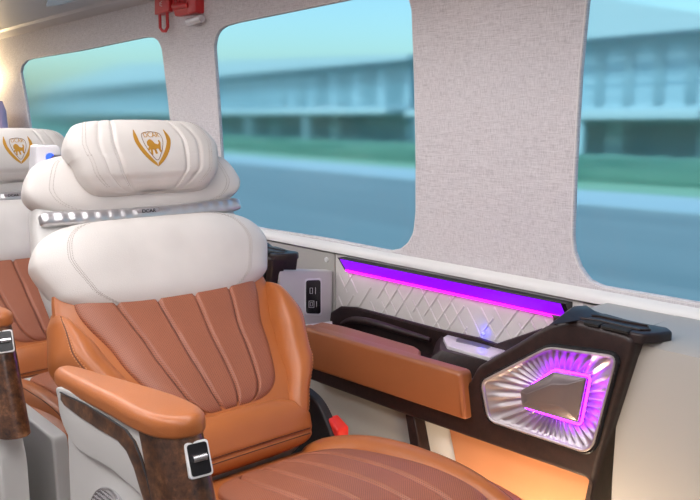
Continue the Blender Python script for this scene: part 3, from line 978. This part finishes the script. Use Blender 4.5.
# lower wall
bm = bmesh.new()
box(bm, -5.0, 1.4, WY, WY+.03, FLOOR, .845); box(bm, -.80, -.655, 1.26, WY-.008, .75, Y(700, 351, 1.185).z+.003)
box(bm, -.86, 1.4, WY-.012, WY, FLOOR, .838, .003)
box(bm, -5.0, -1.648, WY-.012, WY, FLOOR, .838, .003)
# ledge moulding right of the console
lz_ = Y(700, 351, 1.185).z
slab(bm, smooth_poly([(-.70, a, b) for a, b in [(WY-.01, lz_-.006)]], 1) if False else [(-.66, a, b) for a, b in
     [(WY-.008, lz_+.004), (1.26, lz_+.002), (1.195, lz_-.002), (1.18, lz_-.010), (1.175, lz_-.03), (1.17, .60), (1.18, FLOOR), (WY-.008, FLOOR)]], (2.06, 0, 0), 0)
struct(link('wall_lower', bm, M_low))
# screw cap by the socket box
bm = bmesh.new(); q = Y(327, 259.5, WY-.012); tube(bm, [q, q+Vector((0, -.004, 0))], .007, 16)
tag(link('screw_cap', bm, M_plw), 'small round white screw cap on the sill cladding above the charging socket box', 'cap')

# floor, ceiling, far walls
def nfloor():
    M = mat('grey_carpet', (.10, .085, .08), .9); nt = M.node_tree
    n = noise(nt, mapping(nt, (1, 1, 1)), 300, 3); bump(M, n, .6, .003); return M
bm = bmesh.new(); box(bm, -5.0, 1.4, -1.35, WY+.03, FLOOR-.03, FLOOR); struct(link('floor', bm, nfloor()))
M_ceil = mat('ceiling_lining', (.62, .59, .60), .55)
zc = wall_pt(80, 20).z
bm = bmesh.new()
yw = wy(zc)
prof = [(yw+.05, zc), (yw-.085, zc+.004), (yw-.10, zc+.012), (.35, zc+.10), (.22, zc+.16), (.18, 1.95), (-1.35, 1.95), (-1.35, 2.0), (yw+.05, 2.0)]
slab(bm, [(-5.0, a, b) for a, b in prof], (6.4, 0, 0), 0)
struct(link('ceiling', bm, M_ceil, smooth=False))
M_wall = mat('far_lining', (.60, .57, .57), .6)
bm = bmesh.new(); box(bm, -5.05, -5.0, -1.35, WY+.03, FLOOR, 2.0); struct(link('wall_rear', bm, M_wall))
bm = bmesh.new(); box(bm, 1.4, 1.45, -1.35, WY+.03, FLOOR, 2.0); struct(link('wall_front', bm, M_wall))
bm = bmesh.new(); box(bm, -5.0, 1.4, -1.38, -1.35, FLOOR, 2.0); struct(link('wall_aisle_side', bm, M_wall))

# added fill lamps: unseen glowing panels over the aisle that light the cabin
for i, (ya, xa, xb) in enumerate([(-.35, -3.6, -2.0), (-.35, -1.7, -.1), (-.35, .2, 1.2)]):
    xc = (xa+xb)/2
    t = thing('ceiling_lamp', ['long white ceiling lamp over the aisle towards the rear', 'long white ceiling lamp over the aisle beside the front seat', 'short white ceiling lamp over the aisle behind the viewer'][i], 'lamp', (xc, ya, 1.95), 'aisle ceiling lamps')
    bm = bmesh.new(); box(bm, xa-.02, xb+.02, ya-.24, ya+.24, 1.935, 1.949, .004); link('lamp_frame', bm, M_plw, t, True, (xc, ya, 1.95))
    bm = bmesh.new(); box(bm, xa, xb, ya-.22, ya+.22, 1.928, 1.938, .003); link('lamp_diffuser', bm, M_fill, t, True, (xc, ya, 1.95))

# fill strips added under the rack, out of view, for more top-down light
def rk(y_): return zc+.012+(.088)*(yw-.10-y_)/(yw-.10-.35)
for xa, xb, lab in ((-1.7, -.1, 'long white lamp strip on the underside of the overhead rack above the front seat'),
                    (-4.2, -1.9, 'long white lamp strip on the underside of the overhead rack above the rows behind')):
    xm = (xa+xb)/2; o3 = (xm, .55, zc+.08)
    t = thing('rack_lamp', lab, 'lamp', o3, 'rack lamps')
    bm = bmesh.new(); slab(bm, [(xa, .44, rk(.44)-.001), (xa, .66, rk(.66)-.001), (xb, .66, rk(.66)-.001), (xb, .44, rk(.44)-.001)], (0, 0, -.008), 0); link('lamp_frame', bm, M_plw, t, False, o3)
    bm = bmesh.new(); slab(bm, [(xa+.02, .46, rk(.46)-.008), (xa+.02, .64, rk(.64)-.008), (xb-.02, .64, rk(.64)-.008), (xb-.02, .46, rk(.46)-.008)], (0, 0, -.004), 0); link('lamp_diffuser', bm, M_fill2, t, False, o3)
# reading-lamp panel on the rack underside
bm = bmesh.new()
def rack(px, py):
    d = ray(px, py); za, zb_ = zc+.012, zc+.10; ya, yb = yw-.10, .35
    k = (zb_-za)/(yb-ya); t = (za-k*ya-CP.z)/(d.z-k*d.y); return CP+d*t
rp = [rack(x, y) for x, y in [(46, 5.5), (60, 4), (93, -6), (88, -18), (50, -12)]]
slab(bm, round_poly(rp, .01), (0, 0, -.004), .0); tag(link('overhead_service_panel', bm, M_lid), 'pale lavender service panel under the overhead rack at the top left', 'panel')

# warm spot at the rear corner
wp = wall_pt(-14, 78)
t = thing('corner_lamp', 'small warm lamp glowing on the wall at the rear corner past the last window', 'lamp', (wp.x, wp.y-.02, wp.z))
bm = bmesh.new(); tube(bm, [(wp.x, wp.y, wp.z), (wp.x, wp.y-.02, wp.z)], .05, 24); link('lamp_cup', bm, M_plw, t, True, (wp.x, wp.y-.02, wp.z))
bm = bmesh.new(); bmesh.ops.create_uvsphere(bm, u_segments=20, v_segments=12, radius=.04, matrix=Matrix.Translation((wp.x, wp.y-.045, wp.z))); link('bulb', bm, M_warm, t, True, (wp.x, wp.y-.02, wp.z))

# lavender curtain at the left edge
M_cur = mat('lavender_cloth', (.42, .34, .50), .85)
bm = bmesh.new()
c0 = Y(-2, 100, 1.22)
cols = []
n = 60
def cur_edge(z): return tab([(0, .62), (.45, .40), (.62, .10), (.78, .055), (.9, .05), (1, 0)])((z-.80)/.5)
for s in (0, 1):
    G = {}
    for i in range(n+1):
        for j in range(21):
            z = .80+.5*j/20; w = cur_edge(z)+.30
            x = c0.x-.30+w*i/n
            y = 1.22+.014*sin(i*.9)+(.01 if s else 0)
            G[i, j] = bm.verts.new((x, y, z))
    for i in range(n):
        for j in range(20): bm.faces.new((G[i, j], G[i+1, j], G[i+1, j+1], G[i, j+1]))
    cols.append(G)
A, B = cols
for i in range(n):
    for j in (0, 20): bm.faces.new((A[i, j], A[i+1, j], B[i+1, j], B[i, j]))
for j in range(20):
    for i in (0, n): bm.faces.new((A[i, j], A[i, j+1], B[i, j+1], B[i, j]))
tag(link('drawn_curtain', bm, M_cur), 'lavender gathered curtain beside the rear window at the left edge', 'curtain')

# ------------------------------------------------------------------ red emergency hammer holder
hc = wall_pt(180, 12)
t = thing('hammer_holder', 'red emergency hammer holder with pull on the wall between the two left windows', 'emergency hammer', (hc.x, hc.y, hc.z))
HO = (hc.x, hc.y, hc.z)
def wp2(px, py, out):
    p_ = wall_pt(px, py); return p_+Vector((0, -out, -out*.07))
bm = bmesh.new()
slab(bm, round_poly([wp2(x, y, .020) for x, y in [(162, -22), (204, -34), (204, 13), (180, 16.5), (178.5, 9), (162.5, 15.5)]], .006), (0, .02, 0), .004)
link('backplate', bm, M_red, t, True, HO)
bm = bmesh.new()
slab(bm, round_poly([wp2(x, y, .032) for x, y in [(163, -20), (177, -24), (177.5, 11), (163, 15)]], .004), (0, .014, 0), .003)
ho = link('instruction_plate', bm, M_red, t, True, HO)
bm = bmesh.new()
tube(bm, [wp2(x, y, .0335) for x, y in [(171, 1.5), (168.8, 3), (169, 6), (171, 6.2)]], .0009, 5)
tube(bm, [wp2(x, y, .0335) for x, y in [(168.8, 4), (170.8, 4)]], .0009, 5)
link('white_mark', bm, M_plw, ho, True, HO)
bm = bmesh.new()
tube(bm, [wp2(x, y, .020) for x, y in [(165, 12), (165.5, 28), (168, 31), (171, 31), (173, 27), (172.5, 12)]], .0055, 10)
link('pull_loop', bm, M_red, t, True, HO)
bm = bmesh.new()
for k in range(9): 
    x = 181.5+k*1.6; tube(bm, [wp2(x, -14-k*.3, .026), wp2(x, 5-k*.3, .026)], .0022, 6)
link('ribbed_grip', bm, M_red, t, True, HO)
bm = bmesh.new(); tube(bm, [wp2(181, 7, .026), wp2(196, 5, .026)], .010, 12); link('hammer_head', bm, M_red, t, True, HO)
bm = bmesh.new(); slab(bm, round_poly([wp2(x, y, .030) for x, y in [(195, -30), (204, -33), (204, 12), (197, 14.5), (195, 13)]], .004), (0, .02, 0), .004); link('side_clip', bm, M_red, t, True, HO)
bm = bmesh.new(); tube(bm, [wp2(193, 22, .018), wp2(207, 18.5, .018)], .012, 14); link('steel_tip', bm, M_lid, t, True, HO)

# ------------------------------------------------------------------ OUTSIDE
GZ = -1.0
def outm(name, c1, c2, sc, rough=.9):  # outdoor colours are paler and bluer, with haze put into them
    M = mat(name, c1, rough); nt = M.node_tree
    n = noise(nt, mapping(nt, sc), 1, 4, .55)
    nt.links.new(ramp(nt, n, [(.3, c1), (.7, c2)]), nt.nodes['Principled BSDF'].inputs['Base Color']); return M
M_road = outm('asphalt', (.15, .19, .21), (.21, .25, .27), (.03, .5, 1))
M_pave = outm('pavement', (.32, .39, .44), (.40, .47, .52), (.03, .6, 1))
M_gr = outm('lawn', (.16, .30, .20), (.27, .42, .30), (.05, .8, 1))
def ground(name, y0, y1, z, M, kind='structure'):
    bm = bmesh.new(); box(bm, -500, 200, y0, y1, z-.1, z); o = link(name, bm, M); o['kind'] = kind; return o
ground('road', 1.9, 19.5, GZ, M_road)
ground('pavement', 19.5, 23.5, GZ+.05, M_pave)
ground('lawn_strip', 23.5, 300, GZ+.06, M_gr)
# clipped hedge
M_hedge = outm('hedge_leaves', (.05, .14, .11), (.12, .24, .18), (.2, 1, 2))
def hedge(x0, x1, y, h, label):
    bm = bmesh.new(); n = int((x1-x0)/.6)
    G = {}
    for i in range(n+1):
        x = x0+(x1-x0)*i/n
        pr_ = [(y-.7, 0), (y-.75, h*.5), (y-.6, h*.92), (y, h), (y+.6, h*.92), (y+.75, h*.5), (y+.7, 0)]
        for j, (a, b) in enumerate(pr_): G[i, j] = bm.verts.new((x, a+random.uniform(-.08, .08), GZ+.06+b*(1+random.uniform(-.07, .07))))
    for i in range(n):
        for j in range(6): bm.faces.new((G[i, j], G[i+1, j], G[i+1, j+1], G[i, j+1]))
    for i in (0, n): bm.faces.new([G[i, j] for j in range(7)])
    tag(link('hedge', bm, M_hedge), label, 'hedge', None)
hedge(-120, -8.5, 27.5, 1.0, 'long dark green hedge seen through the middle and rear windows')
hedge(-7.0, 30, 27.5, .9, 'dark green hedge seen low through the right window')
M_fac = outm('pale_facade', (.17, .29, .36), (.46, .58, .63), (.015, 1, 1.6))
M_can = mat('white_canopy', (.42, .50, .54), .5)
M_dg = outm('shop_glass', (.05, .13, .17), (.13, .25, .30), (.12, 1, .5), .25)
M_dg2 = outm('tinted_window', (.12, .22, .27), (.24, .36, .42), (.12, 1, .5), .25)
M_col = mat('column_paint', (.40, .52, .58), .6)
def building(x0, x1, y, h, label, roof_rise, bays, canopy_z, M1):
    t = thing('long_building', label, 'building', ((x0+x1)/2, y, GZ), None); off = ((x0+x1)/2, y, GZ)
    bm = bmesh.new(); box(bm, x0, x1, y, y+8, GZ, GZ+h); link('facade', bm, M1, t, True, off)
    bm = bmesh.new()
    pts = [(x0-1, y-1.2, GZ+h), (x1+1, y-1.2, GZ+h), (x1+1, y-1.2, GZ+h+.35), ((x0+x1)/2, y-1.2, GZ+h+roof_rise), (x0-1, y-1.2, GZ+h+.35)]
    slab(bm, pts, (0, 9.5, 0), 0); link('roof', bm, M_can, t, False, off)
    bm = bmesh.new(); box(bm, x0-1, x1+1, y-3.2, y, GZ+canopy_z, GZ+canopy_z+.42, .02); link('canopy', bm, M_can, t, True, off)
    w = (x1-x0)/bays
    for i in range(bays*3):
        bm = bmesh.new(); xa = x0+w/3*i+.35; box(bm, xa, xa+w/3-1.0, y-.06, y+.1, GZ+canopy_z+.7, GZ+h-.5); link('upper_window', bm, M_dg2, t, True, off)
    for i in range(bays):
        bm = bmesh.new(); box(bm, x0+w*i+.5, x0+w*(i+1)-.5, y-.05, y+.1, GZ+.4, GZ+canopy_z-.3); link('shop_window', bm, M_dg, t, True, off)
        bm = bmesh.new(); box(bm, x0+w*i-.15, x0+w*i+.15, y-3.0, y-2.7, GZ, GZ+canopy_z); link('post', bm, M_col, t, True, off)
building(-150, -40, 38, 6.3, 'long pale building with low gable seen through the rear window', 2.6, 12, 2.6, M_fac)
building(-34, -16, 36, 6.2, 'pale gabled hall with white canopy seen through the middle window', 2.8, 4, 2.4, M_fac)
building(-13, 16, 35, 4.2, 'low pale hall with broad white roof seen through the right window', 1.4, 5, 2.3, M_fac)

# ------------------------------------------------------------------ LIGHT
def point(name, loc, col, e, r=.01):
    l = D.lights.new(name, 'POINT'); l.color = col; l.energy = e; l.shadow_soft_size = r
    o = D.objects.new(name, l); COL.objects.link(o); o.location = loc; return o
point('blue_indicator_light', bl+Vector((0, -.008, .006)), (.05, .05, 1), .012, .003)
# footwell lamp under the seat front lighting the kick panel
l = D.lights.new('footwell_lamp', 'AREA'); l.size = .15; l.energy = 8; l.color = (1, .75, .5)
o = D.objects.new('footwell_lamp', l); COL.objects.link(o); o.location = (-.75, .98, .25)
o.rotation_euler = (Vector((-.85, 1.2, .52))-o.location).to_track_quat('-Z', 'Y').to_euler()

W = D.worlds.new('World'); SC.world = W; W.use_nodes = True; nt = W.node_tree
bg = nt.nodes['Background']
sky = N(nt, 'ShaderNodeTexSky'); sky.sky_type = 'NISHITA'; sky.sun_elevation = radians(50); sky.sun_rotation = radians(200); sky.sun_disc = False; sky.air_density = 1.2; sky.dust_density = 2.5
nt.links.new(sky.outputs[0], bg.inputs[0]); bg.inputs[1].default_value = .32
sl = D.lights.new('sun', 'SUN'); sl.energy = 2.5; sl.angle = .1; so = D.objects.new('sun', sl); COL.objects.link(so); so.rotation_euler = (radians(-38)*-1, 0, radians(15))

SC.view_settings.view_transform = 'Standard'; SC.view_settings.look = 'None'; SC.view_settings.gamma = 1
SC.view_settings.use_curve_mapping = False
SC.view_settings.exposure = 0
SC.cycles.max_bounces = 10
